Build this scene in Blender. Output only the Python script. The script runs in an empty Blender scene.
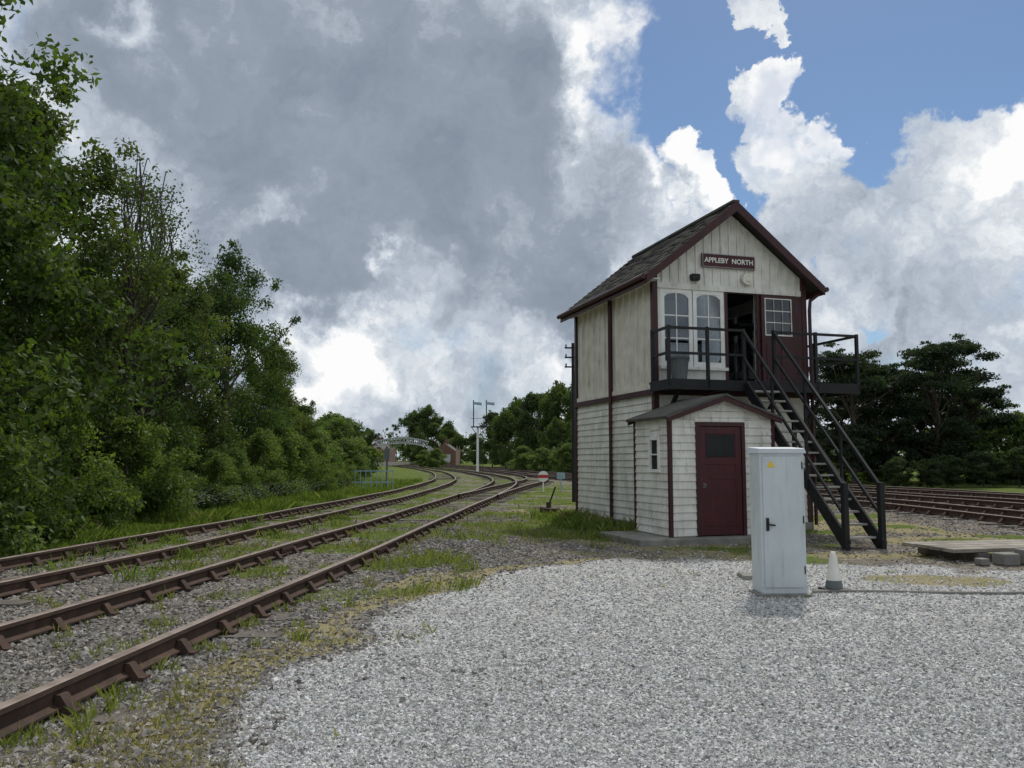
import bpy, math, random
import numpy as np
from mathutils import Vector, Matrix
random.seed(7); rng=np.random.default_rng(7)
sc=bpy.context.scene
sc.view_settings.view_transform='Standard'; sc.view_settings.look='None'; sc.view_settings.exposure=0; sc.view_settings.gamma=1
col=sc.collection
# ------------------------------------------------------------------ node helpers
class NT:
    def __init__(s,tree): s.t=tree; s.t.nodes.clear()
    def n(s,typ,props=None,**inp):
        nd=s.t.nodes.new(typ)
        for k,v in (props or {}).items(): setattr(nd,k,v)
        for k,v in inp.items():
            key=k
            if k.startswith('i') and k[1:].isdigit(): key=int(k[1:])
            else: key=k.replace('_',' ')
            s.set(nd.inputs[key],v)
        return nd
    def set(s,sock,v):
        if isinstance(v,bpy.types.NodeSocket): s.t.links.new(v,sock)
        else: sock.default_value=v
    def m(s,op,a,b=0.0,c=None,clamp=False):
        nd=s.t.nodes.new('ShaderNodeMath'); nd.operation=op; nd.use_clamp=clamp
        s.set(nd.inputs[0],a); s.set(nd.inputs[1],b)
        if c is not None: s.set(nd.inputs[2],c)
        return nd.outputs[0]
    def mr(s,v,a,b,c=0.0,d=1.0,smooth=True):
        nd=s.t.nodes.new('ShaderNodeMapRange')
        if smooth: nd.interpolation_type='SMOOTHSTEP'
        for i,x in enumerate((v,a,b,c,d)): s.set(nd.inputs[i],x)
        return nd.outputs[0]
    def mix(s,f,a,b,blend='MIX'):
        nd=s.t.nodes.new('ShaderNodeMix'); nd.data_type='RGBA'; nd.blend_type=blend
        s.set(nd.inputs[0],f)
        for i,x in ((6,a),(7,b)):
            if not isinstance(x,bpy.types.NodeSocket): x=(*x[:3],1)
            s.set(nd.inputs[i],x)
        return nd.outputs[2]
    def noise(s,vec,scale,detail=4,rough=.55,out=0,dist=0):
        nd=s.n('ShaderNodeTexNoise',Vector=vec,Scale=scale,Detail=detail,Roughness=rough,Distortion=dist)
        return nd.outputs[out]
    def ramp(s,f,stops):
        nd=s.t.nodes.new('ShaderNodeValToRGB'); e=nd.color_ramp.elements
        while len(e)<len(stops): e.new(.5)
        for el,(p,c) in zip(e,stops): el.position=p; el.color=(*c,1)
        s.set(nd.inputs[0],f); return nd.outputs[0]
def newmat(name):
    m=bpy.data.materials.new(name); m.use_nodes=True; return m,NT(m.node_tree)
def finish(t,colr,rough=.7,bumpsrc=None,bs=.3,bd=.01,metal=0,spec=.5):
    p=t.n('ShaderNodeBsdfPrincipled',Roughness=rough,Metallic=metal)
    t.set(p.inputs['Specular IOR Level'],spec)
    t.set(p.inputs['Base Color'],colr if isinstance(colr,bpy.types.NodeSocket) else (*colr,1))
    if bumpsrc is not None:
        b=t.n('ShaderNodeBump',Strength=bs,Distance=bd,Height=bumpsrc); t.set(p.inputs['Normal'],b.outputs[0])
    o=t.n('ShaderNodeOutputMaterial',Surface=p.outputs[0]); return p
def paint(name,c,c2,rough=.55,scale=3,dirt=(.12,.11,.09),damt=.35,streak=True,bs=.15,metal=0,spec=.4):
    m,t=newmat(name); tc=t.n('ShaderNodeTexCoord').outputs['Object']
    a=t.noise(tc,scale,4); base=t.mix(t.mr(a,.3,.7),c,c2)
    mp=t.n('ShaderNodeMapping',Vector=tc,Scale=(14,14,1.6) if streak else (6,6,6)).outputs[0]
    s=t.mr(t.noise(mp,1.0,5,.65),.5,.78); base=t.mix(t.m('MULTIPLY',s,damt),base,dirt)
    f=t.noise(tc,60,2); finish(t,base,rough,f,bs,.004,metal,spec); return m
white=paint('weathered_white_paint',(.76,.75,.69),(.60,.59,.53),damt=.55)
cream=paint('cream_paint',(.76,.73,.64),(.63,.60,.51),damt=.55)
lwhite=paint('clean_white_paint',(.82,.82,.79),(.72,.72,.68),damt=.3)
greywhite=paint('grey_white_paint',(.42,.44,.45),(.34,.36,.37),damt=.3)
maroon=paint('maroon_paint',(.052,.012,.015),(.038,.010,.012),rough=.5,damt=.2)
doorred=paint('red_door_paint',(.070,.010,.015),(.048,.008,.012),rough=.5,damt=.35,dirt=(.10,.05,.045))
black=paint('black_paint',(.010,.011,.012),(.017,.017,.018),rough=.55,damt=.2,dirt=(.06,.05,.045),spec=.3)
greymetal=paint('grey_cabinet_paint',(.54,.59,.60),(.48,.53,.55),rough=.5,damt=.4,dirt=(.25,.24,.2))
greyplastic=paint('grey_plastic',(.10,.12,.12),(.14,.16,.16),damt=.2)
concrete=paint('concrete',(.26,.25,.22),(.17,.165,.15),rough=.9,damt=.6,streak=False,bs=.4)
timber=paint('weathered_timber',(.30,.27,.23),(.17,.15,.12),rough=.9,damt=.4,streak=False,bs=.4)
treadm=paint('stair_tread_timber',(.40,.39,.36),(.25,.24,.22),rough=.8,damt=.4,streak=False,bs=.4)
sleeperm=paint('sleeper_timber',(.085,.07,.06),(.13,.115,.10),rough=.9,damt=.5,streak=False,bs=.4)
rust=paint('rusty_steel',(.080,.050,.037),(.05,.034,.028),rough=.9,scale=8,damt=.4,dirt=(.14,.09,.06),streak=False,bs=.3,spec=.2)
railtop=paint('rail_head',(.24,.19,.16),(.15,.115,.095),rough=.6,scale=6,damt=.4,dirt=(.13,.09,.065),streak=False,spec=.3)
brick=paint('brick_wall',(.12,.062,.048),(.16,.09,.07),rough=.9)
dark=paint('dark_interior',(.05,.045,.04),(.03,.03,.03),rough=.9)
bark=paint('bark',(.09,.075,.06),(.05,.04,.032),rough=.95,scale=6,streak=True,bs=.6)
yellowm=paint('yellow_sticker',(.75,.55,.03),(.7,.5,.03),damt=.05)
bluep=paint('pale_blue_paint',(.30,.42,.48),(.25,.35,.42))
redsign=paint('red_sign_paint',(.5,.03,.03),(.42,.03,.03),damt=.1)
felt=paint('roof_felt',(.06,.06,.056),(.11,.105,.09),rough=.95,damt=.4,streak=False,bs=.4)
def attrmat(name,rough=.8,trans=0,spec=.3,bump=False):
    m,t=newmat(name); a=t.n('ShaderNodeAttribute',{'attribute_name':'col'}).outputs['Color']
    if bump:
        tc=t.n('ShaderNodeTexCoord').outputs['Object']; n=t.noise(tc,25,4)
        a=t.mix(.5,a,t.mix(n,(.0,.0,.0),(1,1,1)),'OVERLAY')
        n2=t.noise(tc,5,5,.7); a=t.mix(t.mr(n2,.52,.7,0,.55),a,(.16,.165,.11))
        finish(t,a,rough,n,.4,.01,0,spec); return m
    if trans:
        df=t.n('ShaderNodeBsdfDiffuse'); t.set(df.inputs[0],a)
        tr=t.n('ShaderNodeBsdfTranslucent'); t.set(tr.inputs[0],t.mix(1.0,a,(1.25,1.4,.55),'MULTIPLY'))
        ms=t.n('ShaderNodeMixShader',i0=trans,i1=df.outputs[0],i2=tr.outputs[0])
        if spec>0:
            gs=t.n('ShaderNodeBsdfGlossy',Roughness=.6); gs.inputs[0].default_value=(1,1,1,1)
            ms=t.n('ShaderNodeMixShader',i0=spec*.06,i1=ms.outputs[0],i2=gs.outputs[0])
        t.n('ShaderNodeOutputMaterial',Surface=ms.outputs[0]); return m
    df=t.n('ShaderNodeBsdfDiffuse',Roughness=.3); t.set(df.inputs[0],a)
    t.n('ShaderNodeOutputMaterial',Surface=df.outputs[0]); return m
leafm=attrmat('foliage',.6,.42,.3)
grassm=attrmat('grass_blades',.7,.35,.0)
stonem=attrmat('stones',.9,0,.2)
slatem=attrmat('slates',.85,0,.25,True)
glass,t=newmat('window_glass')
gl=t.n('ShaderNodeBsdfGlossy',Roughness=.03); gl.inputs[0].default_value=(.9,.93,.95,1)
tp=t.n('ShaderNodeBsdfTransparent'); tp.inputs[0].default_value=(.62,.66,.66,1)
fr=t.n('ShaderNodeFresnel',IOR=1.9)
ms=t.n('ShaderNodeMixShader',i0=fr.outputs[0],i1=tp.outputs[0],i2=gl.outputs[0]); t.n('ShaderNodeOutputMaterial',Surface=ms.outputs[0])
# ------------------------------------------------------------------ mesh helpers
def empty(name,loc=(0,0,0),rz=0):
    e=bpy.data.objects.new(name,None); e.location=loc; e.rotation_euler=(0,0,rz); e.empty_display_size=.3; col.objects.link(e); return e
class MB:
    def __init__(s): s.v=[]; s.f=[]; s.mi=[]
    def hexa(s,p,mi=0):
        b=len(s.v); s.v+= [tuple(q) for q in p]
        for f in ((0,3,2,1),(4,5,6,7),(0,1,5,4),(1,2,6,5),(2,3,7,6),(3,0,4,7)):
            s.f.append([b+i for i in f]); s.mi.append(mi)
    def box(s,x0,x1,y0,y1,z0,z1,mi=0):
        s.hexa([(x0,y0,z0),(x1,y0,z0),(x1,y1,z0),(x0,y1,z0),(x0,y0,z1),(x1,y0,z1),(x1,y1,z1),(x0,y1,z1)],mi)
    def beam(s,p,q,w,h,mi=0):
        p=Vector(p);q=Vector(q); d=(q-p).normalized(); up=Vector((0,0,1))
        if abs(d.z)>.99: up=Vector((0,1,0))
        a=d.cross(up).normalized()*w/2; c=a.cross(d).normalized()*h/2
        s.hexa([p-a-c,p+a-c,q+a-c,q-a-c,p-a+c,p+a+c,q+a+c,q-a+c],mi)
    def tube(s,pts,rs,n=8,mi=0,cap=True):
        b=len(s.v); pts=[Vector(p) for p in pts]
        if not hasattr(rs,'__len__'): rs=[rs]*len(pts)
        for i,p in enumerate(pts):
            d=(pts[min(i+1,len(pts)-1)]-pts[max(i-1,0)]).normalized()
            u=d.cross(Vector((.3,.95,.1)) if abs(d.z)>.7 else Vector((0,0,1))).normalized(); w=d.cross(u)
            for k in range(n):
                a=2*math.pi*k/n; s.v.append(tuple(p+(u*math.cos(a)+w*math.sin(a))*rs[i]))
        for i in range(len(pts)-1):
            for k in range(n):
                s.f.append([b+i*n+k,b+i*n+(k+1)%n,b+(i+1)*n+(k+1)%n,b+(i+1)*n+k]); s.mi.append(mi)
        if cap:
            s.f.append([b+k for k in range(n)][::-1]); s.mi.append(mi)
            e=b+(len(pts)-1)*n; s.f.append([e+k for k in range(n)]); s.mi.append(mi)
    def poly(s,pts,mi=0):
        b=len(s.v); s.v+=[tuple(p) for p in pts]; s.f.append(list(range(b,b+len(pts)))); s.mi.append(mi)
    def obj(s,name,mats,parent=None,bevel=0,smooth=False):
        me=bpy.data.meshes.new(name); me.from_pydata(s.v,[],s.f)
        for m in (mats if isinstance(mats,(list,tuple)) else [mats]): me.materials.append(m)
        me.polygons.foreach_set('material_index',s.mi)
        if smooth: me.polygons.foreach_set('use_smooth',[True]*len(s.f))
        me.update(); o=bpy.data.objects.new(name,me); col.objects.link(o)
        if parent: o.parent=parent
        if bevel:
            b=o.modifiers.new('bevel','BEVEL'); b.width=bevel; b.segments=2; b.limit_method='ANGLE'
        return o
def npmesh(name,verts,nper,cols,mat,mats=None,link=True,parts=None):
    me=bpy.data.meshes.new(name); nv=len(verts); nf=nv//nper
    me.vertices.add(nv); me.vertices.foreach_set('co',verts.astype(np.float32).ravel())
    me.loops.add(nv); me.loops.foreach_set('vertex_index',np.arange(nv,dtype=np.int32))
    me.polygons.add(nf); me.polygons.foreach_set('loop_start',np.arange(0,nv,nper,dtype=np.int32))
    me.update(calc_edges=True)
    a=me.attributes.new('col','FLOAT_COLOR','POINT'); c=np.ones((nv,4),np.float32); c[:,:3]=cols; a.data.foreach_set('color',c.ravel())
    me.materials.append(mat)
    if link:
        o=bpy.data.objects.new(name,me); col.objects.link(o); return o
    return me
def weatherboard(mb,a,b,n,z0,z1,ex=.15,top=None):
    a=Vector(a);b=Vector(b);n=Vector(n); z=z0
    while z<z1-.01:
        zt=min(z+ex+.012,z1); o1=.036+random.uniform(-.003,.003); o2=.012
        A0=a+n*o1;B0=b+n*o1;A1=a+n*o2;B1=b+n*o2
        j=random.uniform(-.005,.005)
        mb.hexa([(a.x,a.y,z+j),(b.x,b.y,z-j),(B0.x,B0.y,z-j),(A0.x,A0.y,z+j),(a.x,a.y,zt),(b.x,b.y,zt),(B1.x,B1.y,zt),(A1.x,A1.y,zt)])
        z+=ex
# ------------------------------------------------------------------ SIGNAL BOX
TH=math.radians(16.5); W=3.65; L=4.5
ORG=(2.98,17.2,0)
def place(local):
    c,s=math.cos(TH),math.sin(TH); return (ORG[0]+local[0]*c-local[1]*s, ORG[1]+local[0]*s+local[1]*c, local[2] if len(local)>2 else 0)
sb=empty('signal_box',ORG,TH)
FL=2.98; WT=5.48; AP=6.95; OV=.3
m=MB(); m.box(0,W,0,L,.1,FL); m.obj('lower_core',white,sb)
m=MB()
weatherboard(m,(0,L,0),(0,0,0),(-1,0,0),.15,FL-.12)
weatherboard(m,(0,0,0),(W,0,0),(0,-1,0),.15,FL-.12)
weatherboard(m,(W,0,0),(W,L,0),(1,0,0),.15,FL-.12)
weatherboard(m,(W,L,0),(0,L,0),(0,1,0),.15,FL-.12)
m.obj('lower_weatherboards',white,sb)
m=MB(); m.box(-.06,W+.06,-.06,L+.06,-.05,.16); m.obj('plinth',concrete,sb,.01)
m=MB()
pw=.12
for (x,y) in ((-.055,-.055),(W-.065,-.055),(-.055,L-.065),(W-.065,L-.065)):
    m.box(x,x+pw,y,y+pw,.14,WT+.05)
m.box(-.05,.03,L*.5-.05,L*.5+.05,.14,WT)
m.box(-.085,W+.085,-.085,-.056,FL-.13,FL-.01); m.box(-.085,-.056,-.055,L+.06,FL-.13,FL-.01); m.box(W+.056,W+.085,-.055,L+.06,FL-.13,FL-.01)
m.obj('maroon_framing',maroon,sb,.006)
m=MB()
m.tube([(-.1,L*.5-.12,5.35),(-.1,L*.5-.12,.1)],.038,10)
m.tube([(W+.33,-.22,5.36),(W+.33,-.2,5.2),(W+.12,-.1,5.02),(W+.1,-.09,4.8),(W+.1,-.09,.1)],.04,10)
m.obj('downpipes',maroon,sb)
def vboards(m,a,b,n,z0,z1f,sp=.21,th=.025,sw=.05):
    a=Vector(a);b=Vector(b);n=Vector(n);d=(b-a);ln=d.length;d/=ln
    k=int(ln/sp); sp=ln/k
    for i in range(1,k):
        p=a+d*sp*i; zt=z1f(sp*i)
        q0=p-d*sw/2; q1=p+d*sw/2; r0=q0+n*th; r1=q1+n*th
        m.hexa([(q0.x,q0.y,z0),(q1.x,q1.y,z0),(r1.x,r1.y,z0),(r0.x,r0.y,z0),(q0.x,q0.y,zt),(q1.x,q1.y,zt),(r1.x,r1.y,zt),(r0.x,r0.y,zt)])
m=MB()
m.box(0,.1,.12,L-.12,FL-.005,WT)
vboards(m,(0,L-.1,0),(0,.1,0),(-1,0,0),FL,lambda s:WT-.1,.34,.05,.06)
m.box(-.04,0.0,.1,L*.5-.06,WT-.1,WT+.02); m.box(-.04,0.0,L*.5+.06,L-.1,WT-.1,WT+.02)
m.box(-.055,0.0,.1,L*.5-.06,FL+.0,FL+.1); m.box(-.055,0.0,L*.5+.06,L-.1,FL+.0,FL+.1)
m.obj('side_cream_boarding',cream,sb)
m=MB(); m.box(0,W,L-.1,L,FL-.005,WT)
m.box(W-.1,W,.12,L-.12,FL-.005,3.7); m.box(W-.1,W,.12,L-.12,5.1,WT)
for k in range(6): 
    y=.12+k*(L-.3)/5; m.box(W-.1,W,y,y+.07,3.7,5.1)
m.obj('rear_and_side_walls',lwhite,sb)
m=MB(); m.box(W-.05,W-.045,.12,L-.12,3.7,5.1); m.obj('side_glazing',glass,sb)
slope=(AP-WT)/(W/2)
m=MB()
y0,y1=-.0,.1
WX0,WX1,WZ0,WZ1=.16,1.66,3.42,5.12
DX0,DX1,DZ1=1.74,2.46,5.12
RX0,RX1=2.54,3.48
m.box(.06,WX0,y0,y1,FL,WZ1); m.box(WX0,WX1,y0,y1,FL,WZ0); m.box(WX1,DX0,y0,y1,FL,WZ1); m.box(DX1,RX0,y0,y1,FL,WZ1); m.box(RX1,W-.06,y0,y1,FL,WZ1)
m.box(.06,W-.06,y0,y1,WZ1,WT)
m.box(.06,W-.06,-.03,0,WZ1,WZ1+.12)
p=[(.0,0,WT),(W,0,WT),(W/2,0,AP-.05)]
b=len(m.v); m.v+=[(x,y,z) for y in (0.0,.1) for (x,_,z) in p]
m.f+=[[b,b+1,b+2],[b+5,b+4,b+3],[b,b+2,b+5,b+3],[b+1,b+4,b+5,b+2]]; m.mi+=[0]*4
vboards(m,(0,0,0),(W,0,0),(0,-1,0),WZ1+.12,lambda s:WT+slope*min(s,W-s)-.06,.2,.022,.045)
m.obj('front_boarding',white,sb)
m=MB(); m.poly([(0,L,WT),(W/2,L,AP-.05),(W,L,WT)]); m.obj('back_gable',cream,sb)
m=MB(); m.box(DX1+.0,W-.07,-.03,-.002,FL+.03,3.42); m.obj('red_dado',maroon,sb,.005)
m=MB()
def sash(m,x0,x1,z0,z1,cols,rows,yf,fw=.06,bw=.025,dep=.05,ex=None):
    m.box(x0,x0+fw,yf,yf+dep,z0,z1); m.box(x1-fw,x1,yf,yf+dep,z0,z1)
    m.box(x0+fw,x1-fw,yf,yf+dep,z0,z0+fw*1.2); m.box(x0+fw,x1-fw,yf,yf+dep,z1-fw,z1)
    ix0,ix1,iz0,iz1=x0+fw,x1-fw,z0+fw*1.2,z1-fw
    for c in range(1,cols):
        x=ix0+(ix1-ix0)*c/cols; m.box(x-bw/2,x+bw/2,yf+.01,yf+dep-.01,iz0,iz1)
    rr=rows if hasattr(rows,'__len__') else [i/rows for i in range(1,rows)]
    for r in rr:
        z=iz0+(iz1-iz0)*r; m.box(ix0,ix1,yf+.012,yf+dep-.012,z-bw/2,z+bw/2)
mid=(WX0+WX1)/2
sash(m,WX0,mid-.01,WZ0+.05,WZ1,2,[.34,.67],.0,.085); sash(m,mid+.01,WX1,WZ0+.05,WZ1,2,[.34,.67],.0,.085)
for (a,b_) in ((WX0+.085,mid-.095),(mid+.095,WX1-.085)):
    zc=WZ1-.085; hw=(b_-a)/2; N_=8
    for k in range(N_):
        u0=-1+2*k/N_; u1=-1+2*(k+1)/N_; c0=zc-.09*(1-math.sqrt(max(0,1-u0*u0))); c1=zc-.09*(1-math.sqrt(max(0,1-u1*u1)))
        xa=a+hw*(1+u0); xb=a+hw*(1+u1)
        m.hexa([(xa,.012,c0-.004),(xb,.012,c1-.004),(xb,.035,c1-.004),(xa,.035,c0-.004),(xa,.012,zc),(xb,.012,zc),(xb,.035,zc),(xa,.035,zc)])
m.box(WX0-.05,WX1+.05,-.06,.0,WZ0-.02,WZ0+.045)
m.obj('window_frames',lwhite,sb)
m=MB(); m.box(WX0+.03,WX1-.03,.022,.027,WZ0+.06,WZ1-.02); m.obj('front_glazing',glass,sb)
m=MB()
m.box(DX0-.07,DX0,-.02,.08,FL,DZ1+.07,0); m.box(DX1,DX1+.08,-.02,.08,FL,DZ1+.07,0); m.box(DX0,DX1,-.02,.08,DZ1,DZ1+.07,0)
sash(m,RX0,RX1-.1,4.12,5.1,3,[.34,.67],-.075,.09,.028)
m.box(RX0,RX1-.1,-.075,-.035,3.05,4.12); m.box(RX0+.1,RX0+.36,-.088,-.076,3.25,4.0); m.box(RX0+.47,RX1-.2,-.088,-.076,3.25,4.0)
m.box(RX1-.1,W-.05,-.04,-.001,3.4,5.1)
m.obj('red_door_and_frame',maroon,sb,.004)
m=MB(); sash(m,RX0+.08,RX1-.18,4.2,5.03,3,[.34,.67],-.082,.022,.02,.02); m.obj('door_glazing_bars',white,sb)
m=MB(); m.box(RX0+.05,RX1-.15,-.055,-.05,4.15,5.05); m.obj('door_glazing',glass,sb)
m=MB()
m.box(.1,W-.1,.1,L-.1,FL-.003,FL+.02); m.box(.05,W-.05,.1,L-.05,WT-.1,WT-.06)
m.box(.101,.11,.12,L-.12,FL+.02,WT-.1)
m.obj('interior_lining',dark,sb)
m=MB()
m.box(2.6,3.1,.9,4.0,3.0,3.35)
for k in range(16):
    y=1.0+k*.19; m.tube([(2.85,y,3.3),(2.8,y,4.25)],.018,6)
m.box(.15,.65,.3,2.2,3.65,3.72); m.box(.2,.26,.35,.41,3.0,3.65); m.box(.15,.5,2.6,4.2,3.0,4.5)
m.box(2.5,3.3,.8,4.1,4.55,4.6)
m.obj('lever_frame_and_desk',black,sb)
m=MB(); m.box(.3,1.5,.5,.52,4.6,4.95); m.box(.5,.95,.4,.43,3.72,3.98); m.box(1.05,1.35,.25,.28,3.6,4.0); m.obj('blind_and_papers',lwhite,sb)
def slopeplane(m,x0,z0,x1,z1,ya,yb,th):
    d=Vector((x1-x0,0,z1-z0)).normalized(); n=Vector((-d.z,0,d.x)); 
    if n.z<0:n=-n
    q=n*th
    m.hexa([(x0,ya,z0),(x1,ya,z1),(x1,yb,z1),(x0,yb,z0),(x0+q.x,ya,z0+q.z),(x1+q.x,ya,z1+q.z),(x1+q.x,yb,z1+q.z),(x0+q.x,yb,z0+q.z)])
ze=WT-slope*OV+.03; zr=AP+.03
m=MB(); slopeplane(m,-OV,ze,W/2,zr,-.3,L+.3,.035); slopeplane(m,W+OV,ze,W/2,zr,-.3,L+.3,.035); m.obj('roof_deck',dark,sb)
def slates(parent,x0,z0,x1,z1,ya,yb,name,ex=.17,w=.26):
    d=Vector((x1-x0,0,z1-z0)); ln=d.length; d/=ln; n=Vector((-d.z,0,d.x))
    if n.z<0:n=-n
    rows=int(ln/ex); V=[];C=[]
    for r in range(rows+1):
        s0=r*ex-.03; s1=min(s0+ex*1.3,ln); y=ya-(w/2 if r%2 else 0)
        while y<yb:
            a=max(y+.003,ya);b=min(y+w-.003,yb); y+=w
            if b-a<.02: continue
            j=random.uniform(-.006,.012); hb=.066+random.uniform(0,.01); ht=.044
            P=[]
            for (s,h,yy) in ((s0+j,hb-.014,a),(s0+j,hb-.014,b),(s1,ht-.008,b),(s1,ht-.008,a),(s0+j,hb,a),(s0+j,hb,b),(s1,ht,b),(s1,ht,a)):
                p=Vector((x0,yy,z0))+d*s+n*h; P.append(p)
            c=random.uniform(.035,.095); 
            cc=(c,c*.985,c*.95) if random.random()>.2 else (c*1.5,c*1.55,c*1.15)
            for f in ((4,5,6,7),(0,1,5,4),(1,2,6,5),(3,0,4,7),(2,3,7,6),(0,3,2,1)):
                for i in f: V.append(P[i]); C.append(cc)
    o=npmesh(name,np.array([tuple(v) for v in V]),4,np.array(C),slatem); o.parent=parent
slates(sb,-OV,ze,W/2,zr,-.33,L+.33,'roof_slates_left')
slates(sb,W+OV,ze,W/2,zr,-.33,L+.33,'roof_slates_right')
m=MB(); m.beam((W/2,-.34,zr+.07),(W/2,L+.34,zr+.07),.16,.06); m.obj('ridge_tiles',felt,sb,.01)
m=MB()
for yy in (-.36,L+.33):
    for sgn in (0,1):
        xa=-OV-.03 if sgn==0 else W+OV+.03
        za=ze-.05; zb=zr-.03
        hh=.2
        m.hexa([(xa,yy,za-hh*.5),(W/2,yy,zb-hh*.5-.03),(W/2,yy+.035,zb-hh*.5-.03),(xa,yy+.035,za-hh*.5),(xa,yy,za+hh*.45),(W/2,yy,zb+hh*.5),(W/2,yy+.035,zb+hh*.5),(xa,yy+.035,za+hh*.45)])
m.box(-OV-.04,-OV-.005,-.32,L+.32,ze-.14,ze+.01); m.box(W+OV+.005,W+OV+.04,-.32,L+.32,ze-.14,ze+.01)
m.obj('bargeboards',maroon,sb,.004)
m=MB(); m.tube([(-OV-.09,-.34,ze-.0),(-OV-.09,L+.34,ze-.0)],.055,10); m.tube([(W+OV+.09,-.34,ze-.02),(W+OV+.09,L+.34,ze-.02)],.055,10)
m.obj('gutters',maroon,sb)
m=MB(); m.box(-OV+.01,-.005,-.3,L+.3,ze-.03,ze-.01); m.obj('soffit',lwhite,sb)
m=MB(); m.box(1.12,2.42,-.07,-.032,5.63,5.93,0); m.obj('name_board',doorred,sb,.006)
m=MB()
for (a,b_,c,d) in ((1.12,2.42,5.635,5.645),(1.12,2.42,5.915,5.925),(1.13,1.14,5.645,5.915),(2.4,2.41,5.645,5.915)): m.box(a,b_,-.076,-.069,c,d)
m.obj('name_board_trim',greywhite,sb)
cu=bpy.data.curves.new('name_text','FONT'); cu.body='APPLEBY  NORTH'; cu.size=.15; cu.align_x='CENTER'; cu.align_y='CENTER'; cu.extrude=.003; cu.offset=.003
to=bpy.data.objects.new('name_text',cu); col.objects.link(to); to.parent=sb; to.location=(1.77,-.076,5.78); to.rotation_euler=(math.radians(90),0,0); cu.materials.append(lwhite)
m=MB(); m.tube([(2.22,-.03,5.42),(2.22,-.1,5.42)],[.14,.13],20); m.tube([(2.22,-.1,5.42),(2.22,-.12,5.42)],[.08,.06],16); m.obj('round_alarm_bell',cream,sb)
m=MB(); m.box(.84,1.02,-.16,-.03,5.34,5.44); m.hexa([(.86,-.15,5.3),(1.0,-.15,5.3),(1.0,-.05,5.3),(.86,-.05,5.3),(.84,-.16,5.34),(1.02,-.16,5.34),(1.02,-.03,5.34),(.84,-.03,5.34)]); m.obj('flood_lamp',black,sb)
# walkway
PD=-.85; PX0,PX1=-.16,4.36; PZ=3.1
m=MB()
for k in range(6):
    ya=PD+k*.135; m.box(PX0,PX1,ya,ya+.125,PZ-.045,PZ)
m.box(PX0,PX1,PD-.04,PD-.002,PZ-.2,PZ+.01)
m.box(PX0,PX0+.06,PD,-.09,PZ-.2,PZ-.047); m.box(PX1-.06,PX1,PD,2.2,PZ-.2,PZ-.047)
for k in range(8): m.box(W+.13,PX1-.0,.0+k*.27,.25+k*.27,PZ-.045,PZ)
for xb in (.1,1.2,2.4,3.5):
    m.box(xb,xb+.08,PD,-.09,PZ-.18,PZ-.047)
    m.beam((xb+.04,-.1,PZ-.85),(xb+.04,PD+.06,PZ-.18),.07,.07)
for yy in (.3,1.9): m.beam((W+.06,yy,PZ-.9),(PX1-.08,yy,PZ-.2),.07,.07); m.box(W+.1,PX1-.06,yy-.04,yy+.04,PZ-.18,PZ-.047)
m.obj('walkway_deck',black,sb)
m=MB()
RH=4.14
def rail(m,pts,posts):
    for a,b_ in zip(pts[:-1],pts[1:]):
        for z in (RH,PZ+.53): m.beam((*a,z),(*b_,z),.05,.05)
    for p_ in posts: m.box(p_[0]-.03,p_[0]+.03,p_[1]-.03,p_[1]+.03,PZ-.15,RH+.04)
S0,S1=1.6,2.27
rail(m,[(PX0+.04,-.1),(PX0+.04,PD-.01),(S0-.02,PD-.01)],[(PX0+.04,-.14),(PX0+.04,PD-.01),(.75,PD-.01),(S0-.02,PD-.01)])
rail(m,[(S1+.02,PD-.01),(PX1-.03,PD-.01),(PX1-.03,2.15)],[(S1+.02,PD-.01),(3.3,PD-.01),(PX1-.03,PD-.01),(PX1-.03,.6),(PX1-.03,2.12)])
m.obj('walkway_railing',black,sb)
m=MB()
SB=-3.8; N=15
for xs in (S0,S1): m.beam((xs,PD-.02,PZ-.1),(xs,SB,.08),.045,.22)
m.obj('stair_stringers',black,sb)
m=MB()
for k in range(1,N):
    f=k/N; y=PD+(SB-PD)*f; z=PZ+(0-PZ)*f
    m.box(S0+.025,S1-.025,y-.12,y+.12,z-.035,z)
m.obj('stair_treads',treadm,sb,.004)
m=MB()
for xs in (S0-.03,S1+.03):
    m.box(xs-.045,xs+.045,SB-.05,SB+.04,0,1.12)
    m.beam((xs,PD,RH-.0),(xs,SB,1.05),.05,.055); m.beam((xs,PD,PZ+.5),(xs,SB,.56),.04,.045)
    for f in (.33,.67):
        y=PD+(SB-PD)*f; z=PZ*(1-f); m.beam((xs,y,z-.05),(xs,y,z+1.0),.045,.045)
    m.beam((xs,PD-.6,PZ-.75),(xs,PD-.6,0),.07,.07)
m.obj('stair_handrails',black,sb)
bn=empty('waste_bin',place((.3,-.5,PZ)),TH)
m=MB(); m.tube([(0,0,.0),(0,0,.45)],[.15,.2],16); m.tube([(0,0,.45),(0,0,.49)],[.22,.22],16); m.obj('bin_body',greyplastic,bn)
m=MB(); m.tube([(0,0,.49),(0,0,.54),(0,0,.56)],[.2,.15,.03],16); m.obj('bin_lid',greyplastic,bn)
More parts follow.
